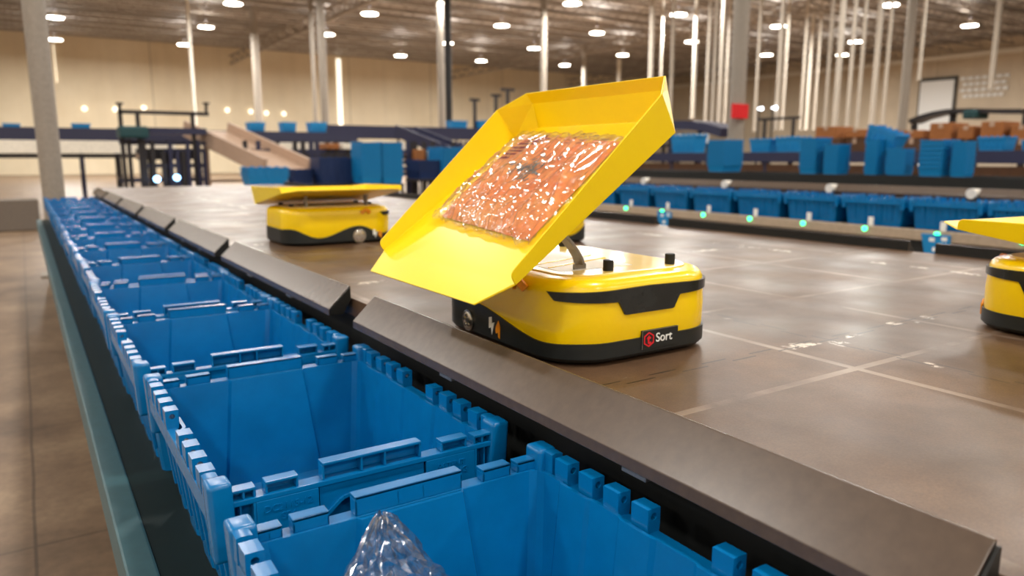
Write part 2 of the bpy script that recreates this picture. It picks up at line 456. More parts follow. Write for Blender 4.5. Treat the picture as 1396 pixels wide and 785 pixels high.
def handle_rim(s):
    """end rim with hollow grip bar, four raised blocks, name panels and wavy grip skirt; s=-1 near end"""
    b = new()
    def bx(x0, x1, a0, a1, z0, z1):
        y0, y1 = sorted((s*a0, s*a1)); box(b, x0, x1, y0, y1, z0, z1)
    bx(-.181, .181, .2455, .2655, .1965, .2035)          # ledge
    def hollow(x0, x1, z1, ribs):
        bx(x0, x1, .2465, .2645, z1-.004, z1)            # top
        bx(x0, x1, .2465, .2495, .2035, z1)              # inner wall
        for xr in [x0+.0015]+ribs+[x1-.0015]: bx(xr-.0015, xr+.0015, .2465, .2635, .2035, z1-.004)
    hollow(-.068, .068, .2265, [-.016, .016])
    for q in (-1, 1):
        a, c = sorted((q*.098, q*.138)); hollow(a, c, .219, [])
        a, c = sorted((q*.149, q*.178)); hollow(a, c, .2165, [q*.163])
        a, c = sorted((q*.074, q*.150)); bx(a, c, .2625, .2655, .152, .197)     # name panels
        bx(q*.1515-.0015, q*.1515+.0015, .249, .2655, .15, .197); bx(q*.167-.0012, q*.167+.0012, .249, .262, .15, .197)
        bx(q*.180-.0012, q*.180+.0012, .249, .2645, .15, .197)
    bevel(b, .0012, 2)
    # wavy grip skirt
    n = 28; top = []; bot = []
    for i in range(n+1):
        xx = -.072+.144*i/n; u = abs(xx)/.072
        zz = .166-.010*math.cos(u*PI*2.0)*(1 if u < .85 else 1)
        top.append((xx, .197)); bot.append((xx, zz))
    prism(b, top+bot[::-1], 1, s*.2585, s*.2615)
    for i in range(n): bar(b, (bot[i][0], s*.262, bot[i][1]), (bot[i+1][0], s*.262, bot[i+1][1]), .006, .004)
    return b
def corner_post(sx, sy):
    b = new()
    x0, x1 = sorted((sx*.176, sx*.2045)); y0, y1 = sorted((sy*.238, sy*.2705))
    vs = box(b, x0, x1, y0, y1, .13, .23)
    for v in vs:
        if v.co.z < .2: v.co.x -= sx*.004; v.co.y -= sy*.004
    bevel(b, .006, 3)
    # pin boss towards the knuckles
    ya, yb = sorted((sy*.2385, sy*.222)); xa, xb = sorted((sx*.185, sx*.2015)); tooth(b, xa, xb, (ya+yb)/2, .017, .1985, .2285)
    return b
def make_tote(text=True):
    t = thing('tote', 'x', 'tote')
    obj('shell', tote_shell(), 'tote', t)
    for s in (-1, 1): obj('hinge_rail', hinge_rail(s), 'tote', t)
    for sx in (-1, 1):
        for sy in (-1, 1): obj('corner_post', corner_post(sx, sy), 'tote', t, 40)
    for s in (-1, 1):
        h = obj('handle_rim', handle_rim(s), 'tote', t)
        if s < 0:
            rot = Matrix.Rotation(PI/2, 4, 'X')
            text_mesh('embossed_text', 'DC2115-12\nSP4', .0125, .0007, 'tote', h, Matrix.Translation((-.112, -.2658, .178)) @ rot)
            text_mesh('embossed_text', 'PATENT\nPENDING', .0115, .0007, 'tote', h, Matrix.Translation((.112, -.2658, .178)) @ rot)
    return t
tote0 = make_tote()
near_ends = [.245, .868, 1.478, 2.045, 2.605, 3.15, 3.71, 4.27, 4.84, 5.41, 5.98, 6.55, 7.12, 7.69]
dxs = [.002, .003, -.003, -.004, .004, 0, -.003, .002, 0, .003, -.002, 0, .002, 0]
for i, ye in enumerate(near_ends):
    t = tote0 if i == 0 else copy_tree(tote0)
    t.location = (.3425+dxs[i], ye-.0155+.2705, DZ); t.rotation_euler = (0, 0, random.uniform(-.008, .008) if i > 1 else 0)
    t['label'] = ('nearest open blue tote, with a crumpled clear plastic bag inside' if i == 0 else
                  ('second open blue tote from the camera, below the nearest chute flap' if i == 1 else
                   ('blue tote at the far end of the near row, by the grey column' if i == len(near_ends)-1 else
                    '%s open blue tote from the camera in the row beside the chutes' % NUM[i])))
    t['group'] = 'open totes in the near row'

# ------------------------------------------------------------------ sorting robots
BL, BW = .415, .335            # body length (local y) and width (local x)
def outline(inset, r=.088, n=14):
    hx, hy = BW/2-inset, BL/2-inset; r = max(.01, r-inset); P = []
    for cx, cy, a0 in ((hx-r, -hy+r, -PI/2), (hx-r, hy-r, 0), (-hx+r, hy-r, PI/2), (-hx+r, -hy+r, PI)):
        for i in range(n+1): P.append(Vector((cx+r*math.cos(a0+PI/2*i/n), cy+r*math.sin(a0+PI/2*i/n))))
    # subdivide straight runs
    Q = []
    for i in range(len(P)):
        a, c = P[i], P[(i+1) % len(P)]; L = (c-a).length; m = max(1, int(L/.012))
        for j in range(m): Q.append(a.lerp(c, j/m))
    return Q
def loft(b, loops, cap0=True, cap1=True):
    V = [[b.verts.new((p[0], p[1], z)) for p in L] for L, z in loops]
    n = len(V[0])
    for a in range(len(V)-1):
        for i in range(n): b.faces.new((V[a][i], V[a][(i+1) % n], V[a+1][(i+1) % n], V[a+1][i]))
    if cap0: b.faces.new(V[0][::-1])
    if cap1: b.faces.new(V[-1])
class Per:
    """point on the body outline at arc length s from the front centre (front is -y, positive towards +x)"""
    def __init__(s, inset):
        P = outline(inset); n = len(P)
        k0 = min(range(n), key=lambda i: (abs(P[i].x)+(0 if P[i].y < 0 else 9)))
        P = P[k0:]+P[:k0]; s.P = P+[P[0]]; s.S = [0]
        for i in range(n): s.S.append(s.S[-1]+(s.P[i+1]-s.P[i]).length)
        s.T = s.S[-1]
    def at(s, d):
        d = d % s.T
        lo = 0
        while s.S[lo+1] < d: lo += 1
        f = (d-s.S[lo])/(s.S[lo+1]-s.S[lo]); return s.P[lo].lerp(s.P[lo+1], f)
def smooth_lerp(knots, t):
    for (a, va), (c, vc) in zip(knots, knots[1:]):
        if t <= c:
            f = max(0, (t-a)/(c-a)); f = (1-math.cos(PI*f))/2; return va+(vc-va)*f
    return knots[-1][1]
def make_tray(parent, fold, tilt, name='tilt_tray'):
    W, L, LU, H0, HB, CU, CV, FL, LI = .448, .418, .0535, .0205, .068, .055, .04, .137, .0376
    b = new()
    def v(u, vv, w): return b.verts.new((u, vv-W/2, w))
    hm = H0+(HB-H0)*(1-CU/L)
    NC = 5
    rows = {}
    def nearwall(s):
        # s=-1 near (v=0), +1 far (v=W)
        base = 0 if s < 0 else W
        F = v(0, base, 0)
        r = .012; tops = []
        for i in range(NC+1):
            a = PI-PI/2*i/NC
            u = r+r*math.cos(a); w = (H0-r)+r*math.sin(a); w = max(w, .002)
            tops.append(v(u, base+s*FL*w, w))
        K = v(L-CU, base, 0); Mt = v(L-CU, base+s*FL*HB, HB)
        b.faces.new([F, K, Mt]+tops[::-1])
        return F, K, Mt
    F0, K0, M0 = nearwall(-1); F1, K1, M1 = nearwall(1)
    # back: lower part leans, upper part upright
    B0, B1 = v(L-.022, CV+.004, 0), v(L-.022, W-CV-.004, 0)
    Bm0, Bm1 = v(L-.002, CV-.003, .045), v(L-.002, W-CV+.003, .045)
    N0, N1 = v(L, CV-FL*HB, HB), v(L, W-CV+FL*HB, HB)
    b.faces.new((K0, B0, Bm0, M0)); b.faces.new((M0, Bm0, N0))
    b.faces.new((K1, M1, Bm1, B1)); b.faces.new((M1, N1, Bm1))
    b.faces.new((B0, B1, Bm1, Bm0)); b.faces.new((Bm0, Bm1, N1, N0))
    # floor and lip
    LA, LB = v(-LU, W-LI, .001), v(-LU, LI, .001)
    b.faces.new((F0, F1, K1, B1, B0, K0)); b.faces.new((LB, LA, F1, F0))
    o = obj(name, b, 'tray', parent)
    m = o.modifiers.new('thickness', 'SOLIDIFY'); m.thickness = .0026; m.offset = 0; m.use_even_offset = True
    m = o.modifiers.new('edge', 'BEVEL'); m.width = .0009; m.segments = 2; m.limit_method = 'ANGLE'
    o.location = fold; o.rotation_euler = (0, -tilt, 0)
    return o
def make_robot(label, loc, rotz, tilt, fold, wheel_t, mark_t):
    R = thing('sorting_robot', label, 'robot', loc, rotz, 'yellow tilt tray sorting robots')
    # yellow body
    b = new(); lp = [(outline(.006), .018), (outline(.001), .04), (outline(0), .075), (outline(.002), .108)]
    for i in range(1, 6):
        a = PI/2*i/5; lp.append((outline(.002+.02*(1-math.cos(a))), .113+.02*math.sin(a)))
    lp.append((outline(.03), .1345)); loft(b, lp)
    obj('body_shell', b, 'yellow', R, 35)
    b = new(); loft(b, [(outline(.033), .1345), (outline(.033), .1362), (outline(.035), .137)]); obj('top_panel', b, 'cream', R)
    # black skirt with wavy upper edge on the two wheel sides
    b = new(); pr = Per(-.0018); pri = Per(.004); n = 170
    def hgt(p):
        t = (p.y+BL/2)/BL
        wv = smooth_lerp([(0, .036), (.12, .034), (wheel_t, .066), (min(.97, wheel_t+.36), .028 if wheel_t < .5 else .06), (1, .066)], t)
        k = min(1, max(0, (abs(p.x)-BW/2+.06)/.055))
        end = .036 if p.y < 0 else .06
        return end+(wv-end)*k
    V = []
    for i in range(n):
        p = pr.at(pr.T*i/n); q = pri.at(pri.T*i/n); h = hgt(p)
        V.append([b.verts.new((q.x, q.y, .006)), b.verts.new((p.x, p.y, .012)), b.verts.new((p.x, p.y, h)), b.verts.new((q.x, q.y, h))])
    for i in range(n):
        A, B = V[i], V[(i+1) % n]
        for j in range(4): b.faces.new((A[j], B[j], B[(j+1) % 4], A[(j+1) % 4]))
    obj('base_skirt', b, 'black', R, 40)
    b = new(); loft(b, [(outline(.02), .004), (outline(.012), .017)]); obj('underbody', b, 'rubber', R)
    # dark visor band round the front
    b = new(); pv = Per(-.0022); pvi = Per(.003)
    ns = 90; S0, S1 = -.182, .182; V = []
    for i in range(ns+1):
        s = S0+(S1-S0)*i/ns; a = abs(s)
        top = .1185-.004*min(1, a/.18)
        if a < .052: bot = .0765
        elif a < .064: bot = .0765+(a-.052)/.012*.0215
        else: bot = .098+(a-.064)/.118*.004
        if a > .170: bot = bot+(a-.170)/.012*(top-bot-.0005)
        p, q = pv.at(s), pvi.at(s)
        V.append([b.verts.new((q.x, q.y, bot)), b.verts.new((p.x, p.y, bot)), b.verts.new((p.x, p.y, top)), b.verts.new((q.x, q.y, top))])
    for i in range(ns):
        for j in range(4): b.faces.new((V[i][j], V[i+1][j], V[i+1][(j+1) % 4], V[i][(j+1) % 4]))
    b.faces.new(V[0]); b.faces.new(V[-1][::-1])
    obj('visor_band', b, 'visor', R, 40)
    # rubber bumpers on the top
    for px_, py_ in ((-.045, -.152), (.092, -.150), (-.045, .152), (.092, .150)):
        b = new(); tube(b, (px_, py_, .1365), (px_, py_, .1545), .0085, 20); bevel(b, .0008, 1)
        o = obj('rubber_bumper', b, 'rubber', R, 40)
        if tilt < 0: o.location.z = -.0105
    # wheel hubs
    for s in (-1, 1):
        y = -BL/2+BL*wheel_t
        b = new(); xo = BW/2+.0018
        hr = .019 if wheel_t > .5 else .025
        tube(b, (s*(xo-.012), y, .029), (s*(xo+.003), y, .029), hr, 28)
        tube(b, (s*(xo+.003), y, .029), (s*(xo+.0045), y, .029), hr*.8, 24, hr*.64)
        for i in range(5):
            a = 2*PI*i/5+.3; tube(b, (s*(xo+.004), y+.009*math.cos(a), .029+.009*math.sin(a)), (s*(xo+.0058), y+.009*math.cos(a), .029+.009*math.sin(a)), .003, 8)
        obj('wheel_hub', b, 'chrome', R, 40)
        # small white and orange side emblem
        y = -BL/2+BL*mark_t; xx = s*(xo+.0006)
        def plate(nm, poly, m):
            bb = new(); prism(bb, [(y+yy*s, zz) for yy, zz in poly], 0, *sorted((s*(BW/2-.001), xx+s*.0006))); obj(nm, bb, m, R)
        plate('side_emblem', [(-.021, .047), (-.013, .049), (-.012, .038), (-.004, .041), (-.012, .018), (-.014, .031), (-.021, .028)], 'white')
        plate('side_emblem', [(.001, .034), (.009, .046), (.014, .036), (.013, .016), (.009, .018), (.008, .026), (.002, .023), (.0, .028)], 'orange')
    # orange hand grip scoop and tilt brackets
    b = new()
    for i in range(9):
        a = PI*i/8
        y0 = -.085
        if i: bar(b, prev, (-BW/2-.002-.006*math.sin(a), y0-.016+.032*i/8, .112+.012*math.sin(a)), .006, .012)
        prev = (-BW/2-.002-.006*math.sin(a), y0-.016+.032*i/8, .112+.012*math.sin(a))
    obj('hand_grip', b, 'orange', R, 40)
    tr = make_tray(R, fold, tilt)
    for yy in (-.115, .115):
        b = new()
        if tilt > .2:
            # bent flat arm from the body up to the tray underside
            pts = [(-.074, .137), (-.074, .146), (-.078, .157), (-.088, .171), (-.104, .188), (-.122, .204), (-.142, fold[2]+(-.142-fold[0])*math.tan(tilt)-.006)]
            for (xa, za), (xb, zb) in zip(pts, pts[1:]): bar(b, (xa, yy, za), (xb, yy, zb), .024, .005)
        else:
            zt = fold[2]+(-.10-fold[0])*math.tan(tilt)-.004
            bar(b, (-.10, yy, .1365), (-.10, yy, zt), .024, .008)
            zt = fold[2]+(.09-fold[0])*math.tan(tilt)-.004
        bevel(b, .0006, 1)
        obj('tilt_bracket', b, 'grey_metal', R, 40)
    # label on the front skirt
    pf = -BL/2-.0018
    b = new(); box(b, -.022, .056, pf-.0012, pf+.004, .0165, .0465); bevel(b, .0006, 1)
    lb = obj('logo_label', b, 'black', R)
    rot = Matrix.Rotation(PI/2, 4, 'X')
    b = new(); cx, cz = -.008, .0315
    for i in range(6):
        a0, a1 = PI/2+PI/3*i, PI/2+PI/3*(i+1)
        po = [(cx+math.cos(a)*r, cz+math.sin(a)*r) for a, r in ((a0, .0122), (a1, .0122), (a1, .0098), (a0, .0098))]
        prism(b, po, 1, pf-.0018, pf-.001)
    obj('hexagon_mark', b, 'red', lb)
    text_mesh('lettering', 't', .023, .0003, 'red', lb, Matrix.Translation((cx, pf-.0015, cz)) @ rot, bold=.0006)
    text_mesh('lettering', 'Sort', .0205, .0003, 'white', lb, Matrix.Translation((.0065, pf-.0015, cz+.0005)) @ rot, align='LEFT', bold=.0002)
    b = new()
    box(b, -.022, .056, pf-.0016, pf-.001, .0459, .0466); box(b, -.0223, -.0216, pf-.0016, pf-.001, .0165, .0466); obj('label_edge', b, 'grey_metal', lb)
    # white plate with yellow stripes on the lid beside the tray hinge
    b = new(); box(b, -.115, .03, -.125, .125, .1366, .1376); pl = obj('lid_plate', b, 'white', R)
    b = new()
    for q in (-.035, .005): bar(b, (-.11, q-.045, .138), (.045, q, .138), .004, .0012)
    obj('stripe', b, 'yellow', pl)
    return R
# fold line of the tray in robot-local coordinates
main_c = (.8125, .845+BL/2, PZ)
TILT = .6215
robot = make_robot('yellow robot tipping its raised tray with an orange bagged parcel towards the totes', main_c, 0, TILT,
                   (.557-main_c[0], .850+.224-main_c[1], CZ-.1737-PZ), .69, .47)
FL_LEVEL = (-.182, 0, .183)
make_robot('blurred yellow robot with level tray seen side-on behind the chute flaps', (.965, 2.78, PZ), PI/2, -.15, (-.182, 0, .192), .36, .18)
make_robot('yellow robot cut off by the right edge of the photo', (1.655, .505, PZ), math.radians(-97), -.13, FL_LEVEL, .36, .18)
make_robot('yellow robot mostly hidden behind the raised tray', (1.585, 2.36, PZ), math.radians(-90), -.125, FL_LEVEL, .36, .18)

# ------------------------------------------------------------------ bagged parcel on the raised tray
def tray_matrix():
    f = Vector((.557, .850, CZ-.1737))
    return Matrix.Translation(f) @ Matrix.Rotation(-TILT, 4, 'Y')
from mathutils import noise as mn
def patch(corners, nu, nv, hfun, thick=None):
    """grid over a quad given by 4 (u,v) corners: near-low, far-low, far-high, near-high"""
    b = new(); G = []
    for i in range(nu+1):
        row = []
        for j in range(nv+1):
            s, t = i/nu, j/nv
            a = Vector(corners[0]).lerp(Vector(corners[1]), t); c = Vector(corners[3]).lerp(Vector(corners[2]), t)
            p = a.lerp(c, s); du, dv, h = hfun(s, t, p)
            row.append(b.verts.new((p.x+du, p.y+dv, h)))
        G.append(row)
    for i in range(nu):
        for j in range(nv): b.faces.new((G[i][j], G[i+1][j], G[i+1][j+1], G[i][j+1]))
    return b, G
QC = [(.07, .045), (.098, .395), (.375, .425), (.345, .085)]
def edge(s, t): return min(1, min(s, 1-s)/.16)*min(1, min(t, 1-t)/.13)
def g_h(s, t, p):
    e = edge(s, t); f = mn.noise(Vector((p.x*16, p.y*12, 1.3)))*.005+mn.noise(Vector((p.x*45, p.y*35, 5)))*.0022
    return (0, 0, .0035+.017*math.sqrt(e)*(1-.25*s)+f*e)
def f_h(s, t, p):
    e = edge(s, t)
    def rg(P, k, pw): return max(0, 1-abs(mn.noise(P))*k)**pw
    # long creases running along the slope plus finer crackle near the low end
    a = rg(Vector((p.x*5+p.y*3, p.y*27-p.x*8, 2.2)), 3.2, 2)
    b2 = rg(Vector((p.x*11-p.y*4, p.y*52+p.x*9, 9.2)), 3.0, 2)
    c = rg(Vector((p.x*60, p.y*42, 4.0)), 2.6, 2)
    crk = max(0, 1-s*1.7)
    du = (mn.noise(Vector((t*16, 1, s*2)))*.012 if s < .02 or s > .98 else 0)
    dv = (mn.noise(Vector((s*14, 7, t)))*.009 if t < .02 or t > .98 else 0)
    return (du, dv, .0065+.0185*math.sqrt(e)*(1-.25*s)+(a*.0075+b2*.004+c*.004*(.04+crk))*(.35+.65*e))
parcel = thing('bagged_parcel', 'orange garment in a crinkled clear plastic bag lying on the raised yellow tray', 'parcel')
parcel.matrix_world = tray_matrix()
QG = [(.082, .062), (.108, .378), (.366, .415), (.336, .098)]
b, G = patch(QG, 44, 44, g_h)
base = [[b.verts.new((v.co.x, v.co.y, .002)) for v in r] for r in (G[0], G[-1])]
obj('garment', b, 'garment', parcel, 180)
b, G = patch(QC, 110, 130, f_h)
obj('plastic_film', b, 'film', parcel, 24)
def gh(u, v):
    # find s,t on the garment quad by simple inversion
    s, t = .5, .5
    for _ in range(12):
        a = Vector(QG[0]).lerp(Vector(QG[1]), t); c = Vector(QG[3]).lerp(Vector(QG[2]), t); p = a.lerp(c, s)
        s += (u-p.x)/(c.x-a.x); d0 = Vector(QG[0]).lerp(Vector(QG[3]), s); d1 = Vector(QG[1]).lerp(Vector(QG[2]), s)
        t += (v-p.y)/(d1.y-d0.y)
    return g_h(min(1, max(0, s)), min(1, max(0, t)), Vector((u, v)))[2]
def strip_on(b, u0, v0, u1, v1, w, n=8, lift=.0008):
    d = Vector((u1-u0, v1-v0)).normalized(); nn = Vector((-d.y, d.x))*w/2
    prev = None
    for i in range(n+1):
        p = Vector((u0, v0)).lerp(Vector((u1, v1)), i/n)
        cur = [b.verts.new((q.x, q.y, gh(q.x, q.y)+lift)) for q in (p+nn, p-nn)]
        if prev: b.faces.new((prev[0], prev[1], cur[1], cur[0]))
        prev = cur
# red barred print in the upper far corner, grey swirl in the middle, thin printed rules along the top
b = new()
for i in range(7):
    u = .268+.0115*i; strip_on(b, u, .335-.008*i, u+.004, .385-.004*i, .0062)
obj('barred_print', b, 'print_red', parcel)
b = new(); rr = random.Random(3)
for i in range(60):
    a = rr.uniform(0, 2*PI); r = rr.uniform(.0, 1)
    u, v = .243+.040*r*math.cos(a), .232+.062*r*math.sin(a); aa = rr.uniform(0, PI)
    strip_on(b, u, v, u+.012*math.cos(aa), v+.012*math.sin(aa), .004, 2, .0007+.00001*i)
obj('swirl_print', b, 'print_grey', parcel)
b = new()
for i in range(4):
    u = .352-.010*i
    for j in range(4): strip_on(b, u, .125+.045*j, u+.002, .125+.045*j+.03, .0016, 3)
obj('printed_rule', b, 'print_brown', parcel)

# clear bag in the nearest tote
def clear_bag(h, rx, ry):
    b = new(); nu, nv = 52, 34; G = []; rr = random.Random(5)
    for j in range(nv+1):
        t = j/nv; row = []
        for i in range(nu):
            a = 2*PI*i/nu+.35*math.sin(t*9+i)*.2
            sh = (1-t)**.95+.03
            fold_ = max(0, 1-abs(mn.noise(Vector((math.cos(a)*2.2, math.sin(a)*2.2, t*1.6+5))))*2.4)
            k = sh*(1-.30*fold_)+.05*mn.noise(Vector((a*2, t*7, 1)))*sh
            row.append(b.verts.new((rx*k*math.cos(a)+.012*t+rr.uniform(-.0022, .0022), ry*k*math.sin(a)+rr.uniform(-.0022, .0022), h*t+.010*mn.noise(Vector((math.cos(a)*3, math.sin(a)*3, t*5)))+rr.uniform(-.002, .002))))
        G.append(row)
    for j in range(nv):
        for i in range(nu):
            q4 = (G[j][i], G[j][(i+1) % nu], G[j+1][(i+1) % nu], G[j+1][i])
            if (i+j) % 2: b.faces.new((q4[0], q4[1], q4[2])); b.faces.new((q4[0], q4[2], q4[3]))
            else: b.faces.new((q4[0], q4[1], q4[3])); b.faces.new((q4[1], q4[2], q4[3]))
    return b
bag = tag(obj('plastic_bag', clear_bag(.222, .185, .10), 'film_bag', None, 22), 'crumpled clear plastic bag peaking up inside the nearest blue tote', 'bag')
bag.location = (.277, .635, DZ+.012); bag.rotation_euler = (-.25, 0, .1)

# ------------------------------------------------------------------ second sorting line across the aisle
SX = 5.66
b = new(); box(b, 6.23, 8.1, .2, 9.4, PZ-.04, PZ); struct('sorting_platform_across', b, 'platform')
b = new(); box(b, 6.23, 8.08, .2, 9.38, 0, PZ-.0405); o = obj('platform_base_across', b, 'fascia'); o['kind'] = 'structure'
S2 = thing('tote_shelf', 'beige-railed shelf with green lights across the aisle, behind the platform', 'shelf')
b = new(); box(b, SX+.03, 6.22, .2, 9.4, DZ-.02, DZ); obj('shelf_deck', b, 'deck', S2)
b = new(); box(b, SX-.02, SX+.03, .2, 9.4, DZ-.02, DZ+.06); bevel(b, .006, 2); obj('front_beam', b, 'rail', S2)
b = new(); box(b, SX, SX+.02, .2, 9.4, .02, DZ-.022); obj('kick_panel', b, 'fascia', S2)
b = new(); box(b, SX+.05, 6.22, .2, 9.4, DZ-.001, DZ+.054); obj('tote_riser', b, 'deck', S2)
for yy in (.5, 2.2, 3.9, 5.7, 7.4, 9.1):
    b = new(); box(b, SX-.014, SX+.026, yy-.02, yy+.02, 0, DZ-.021); obj('leg', b, 'fascia', S2)
for i in range(13):
    yc = 2.35+.572*i
    t = copy_tree(tote0); t.location = (SX+.28, yc, DZ+.055); t.rotation_euler = (0, 0, 0)
    t['label'] = '%s blue tote from the right in the row across the aisle, under the upper rail' % NUM[i]
    t['group'] = 'totes in the row across the aisle'
    b = new(); tube(b, (SX-.0195, yc-.02, DZ+.035), (SX-.030, yc-.02, DZ+.035), .017, 14)
    o = obj('green_light', b, 'led_green'); tag(o, 'round green light on the beige rail below the %s tote across the aisle' % NUM[i], 'light', 'green lights on the rail')
    b = new(); box(b, SX+.05, SX+.054, yc-.045, yc+.0, DZ+.055, DZ+.125); bevel(b, .001, 1)
    o = obj('bin_label', b, 'white'); tag(o, 'white label card in front of the %s tote across the aisle' % NUM[i], 'label', 'label cards on the rail')
for i in range(7):
    yc = 1.1+CH_P*i
    c = copy_tree(ch0); c.scale = (1, .95, 1.15); c.location = (6.2265, yc, RZ+.045); c['label'] = '%s grey chute flap from the right on the line across the aisle' % NUM[i]
    c['group'] = 'chute flaps on the line across the aisle'
    b = new(); tube(b, (6.23, yc+CH_P/2, RZ+.005), (6.15, yc+CH_P/2, RZ+.005), .04, 14)
    tag(obj('sensor_puck', b, 'white_steel'), 'pale round sensor after the %s chute flap across the aisle' % NUM[i], 'sensor', 'round sensors between far chute flaps')

# ------------------------------------------------------------------ columns, hanging rods, signs
def hcol(name, label, px, py, depthY=None, w=.26, m='column', kind='structure', axX=None, shape='tube'):
    p = atY(px, py, depthY) if depthY else atX(px, py, axX)
    b = new()
    if shape == 'tube': tube(b, (0, 0, 0), (0, 0, CEIL), w/2, 20)
    else:
        box(b, -w/2, w/2, -w/2, w/2, 0, CEIL); bevel(b, .02, 2)
    box(b, -w*.9, w*.9, -w*.9, w*.9, 0, .02)
    o = obj(name, b, m, None, 40); o.location = (p.x, p.y, 0); o['kind'] = 'structure'
    return o
hcol('column', '', 61, 150, 8.95, .205, 'column')
for px, Y, w, m in ((349, 44, .42, 'column'), (440, 33, .34, 'column'), (611, 27, .27, 'column_dark'), (601, 31, .30, 'column'),
                    (741, 30, .30, 'column'), (797, 46, .36, 'column'), (1237, 13.5, .27, 'column'), (844, 47, .3, 'white_steel'),
                    (427, 36, .18, 'column'), (261, 40, .16, 'white_steel')):
    hcol('column', '', px, 90, Y, w, m)
hcol('column', '', 1007, 100, 11.5, .34, 'column')
# bright daylight slits in the back wall (tall narrow windows)
for i, (px, y0, y1, w) in enumerate(((463, 80, 172, 9), (75, 60, 112, 6))):
    a = atY(px-w/2, y0, WY1-.05); c = atY(px+w/2, y1, WY1-.05)
    b = new(); box(b, a.x, c.x, WY1-.07, WY1-.01, c.z, a.z); k_ = struct('window_%d' % (i+1), b, 'lamp_small')
# hanging conveyor support rods on the right side
rods = [(888, 26, 150), (902, 28, 150), (917, 22, 165), (948, 27, 160), (966, 24, 168), (975, 20, 172), (985, 22, 172), (993, 26, 175), (1035, 22, 178), (1065, 20, 176), (1073, 24, 176),
        (1098, 24, 176), (1107, 27, 176), (1117, 24, 176), (1132, 18, 172), (1146, 17, 172), (1163, 17, 172), (1177, 17, 172), (1197, 17, 168), (1212, 17, 168), (1257, 17, 108), (1357, 14, 120)]
order = sorted(range(len(rods)), key=lambda i: rods[i][0])
for n_, i in enumerate(order):
    px, Y, yb = rods[i]
    p = atY(px, 60, Y); q = atY(px, yb, Y)
    b = new(); wd = .09 if i % 3 else .14
    box(b, -wd/2, wd/2, -wd/2, wd/2, q.z, CEIL-.02); box(b, -wd, wd, -wd, wd, CEIL-.05, CEIL-.02); box(b, -wd*.8, wd*.8, -wd*.8, wd*.8, q.z-.04, q.z)
    o = obj('hanging_rod', b, 'rod'); o.location = (p.x, p.y, 0)
    tag(o, 'pale vertical steel hanger from the ceiling, number %d counted from the raised tray rightwards' % (n_+1), 'hanger', 'ceiling hangers on the right')
    o['label'] = 'pale steel ceiling hanger, %s' % (['leftmost of the hangers right of the raised tray', 'second of the hangers from the raised tray'][n_] if n_ < 2 else
        ('rightmost of the hangers, by the right wall sign' if n_ == len(rods)-1 else '%s of the hangers counted rightwards from the raised tray' % (NUM[n_] if n_ < 16 else ['seventeenth', 'eighteenth', 'nineteenth', 'twentieth', 'twenty-first', 'twenty-second'][n_-16])))
# red square sign on the grey column
a = atY(997, 141, 11.3); c = atY(1018, 162, 11.3)
b = new(); box(b, a.x, c.x, 11.26, 11.30, c.z, a.z); bevel(b, .01, 2)
tag(obj('square_sign', b, 'sign_red'), 'plain red square sign on the thick grey column', 'sign')
# roll-up door and notice on the right wall, dark panel on the back wall
a = atX(1257, 112, 57.9); c = atX(1297, 166, 57.9)
b = new(); y0, y1 = sorted((a.y, c.y)); box(b, 57.8, 57.95, y0-.15, y1+.15, 0, a.z+.25); d = struct('door_1', b, 'door_dark')
b = new(); box(b, 57.74, 57.8, y0, y1, .02, a.z)
for i in range(9): box(b, 57.72, 57.74, y0, y1, .5+i*.5, .53+i*.5)
obj('door_leaf', b, 'door_white', d)
ns = thing('wall_notice', 'pale lettered notice high on the right wall beyond the white door', 'sign', (57.9, atX(1340, 118, 57.9).y, atX(1340, 118, 57.9).z))
for i in range(4):
    b = new(); L = (3.4, 3.0, 3.3, 2.8)[i]
    for j in range(7): box(b, -.03, .02, -L/2+j*L/7, -L/2+j*L/7+L/9, .55-i*.42, .55-i*.42+.22)
    obj('lettering_row', b, 'door_white', ns)
for (x0, x1, y0_, y1_) in ((1022, 1032, 122, 138), (1040, 1048, 122, 140), (1020, 1032, 154, 176), (1040, 1048, 152, 174)):
    a = atY(x0, y0_, WY1-.4); c = atY(x1, y1_, WY1-.4)
    b = new(); box(b, a.x, c.x, WY1-.4, WY1-.1, c.z, a.z); bevel(b, .05, 1)
    o = obj('window_%d' % (3+int(x0 > 1035)+2*int(y0_ > 145)), b, 'glass_dark'); o['kind'] = 'structure'
def spot(name, label, px, py, Y, r, m, cat, group, pole=0):
    p = atY(px, py, Y); b = new(); tube(b, (0, -.04, 0), (0, .02, 0), r, 18); tube(b, (0, .02, 0), (0, .16, 0), r*.5, 10)
    o = obj(name, b, m); o.location = p
    if pole:
        b = new(); box(b, -.025, .025, .10, .15, -p.z, 0); box(b, -.12, .12, .0, .24, -p.z, -p.z+.02); obj('pole', b, 'dark_steel', o)
    return tag(o, label, cat, group)
for i, (px, py) in enumerate(((115, 148), (157, 149), (196, 147), (310, 150), (342, 152), (363, 154), (387, 155))):
    spot('wall_lamp', 'small round wall lamp on the back wall, %s from the left' % NUM[i], px, py, WY1-.16, .16, 'lamp_small', 'lamp', 'small lamps on the back wall')
for i, (px, py) in enumerate(((1038, 148), (1057, 147))):
    spot('indicator_lamp', '%s bright white round lamp right of the red square sign' % ('left' if i == 0 else 'right'), px, py, 20, .06, 'led_white', 'lamp', 'white lamps right of the red sign', 1)
for i, (px, py) in enumerate(((214, 244), (241, 242))):
    spot('indicator_lamp', '%s bluish lamp low under the dark steel gantry' % ('left' if i == 0 else 'right'), px, py, 15.5, .055, 'led_blue', 'lamp', 'bluish lamps under the gantry', 1)
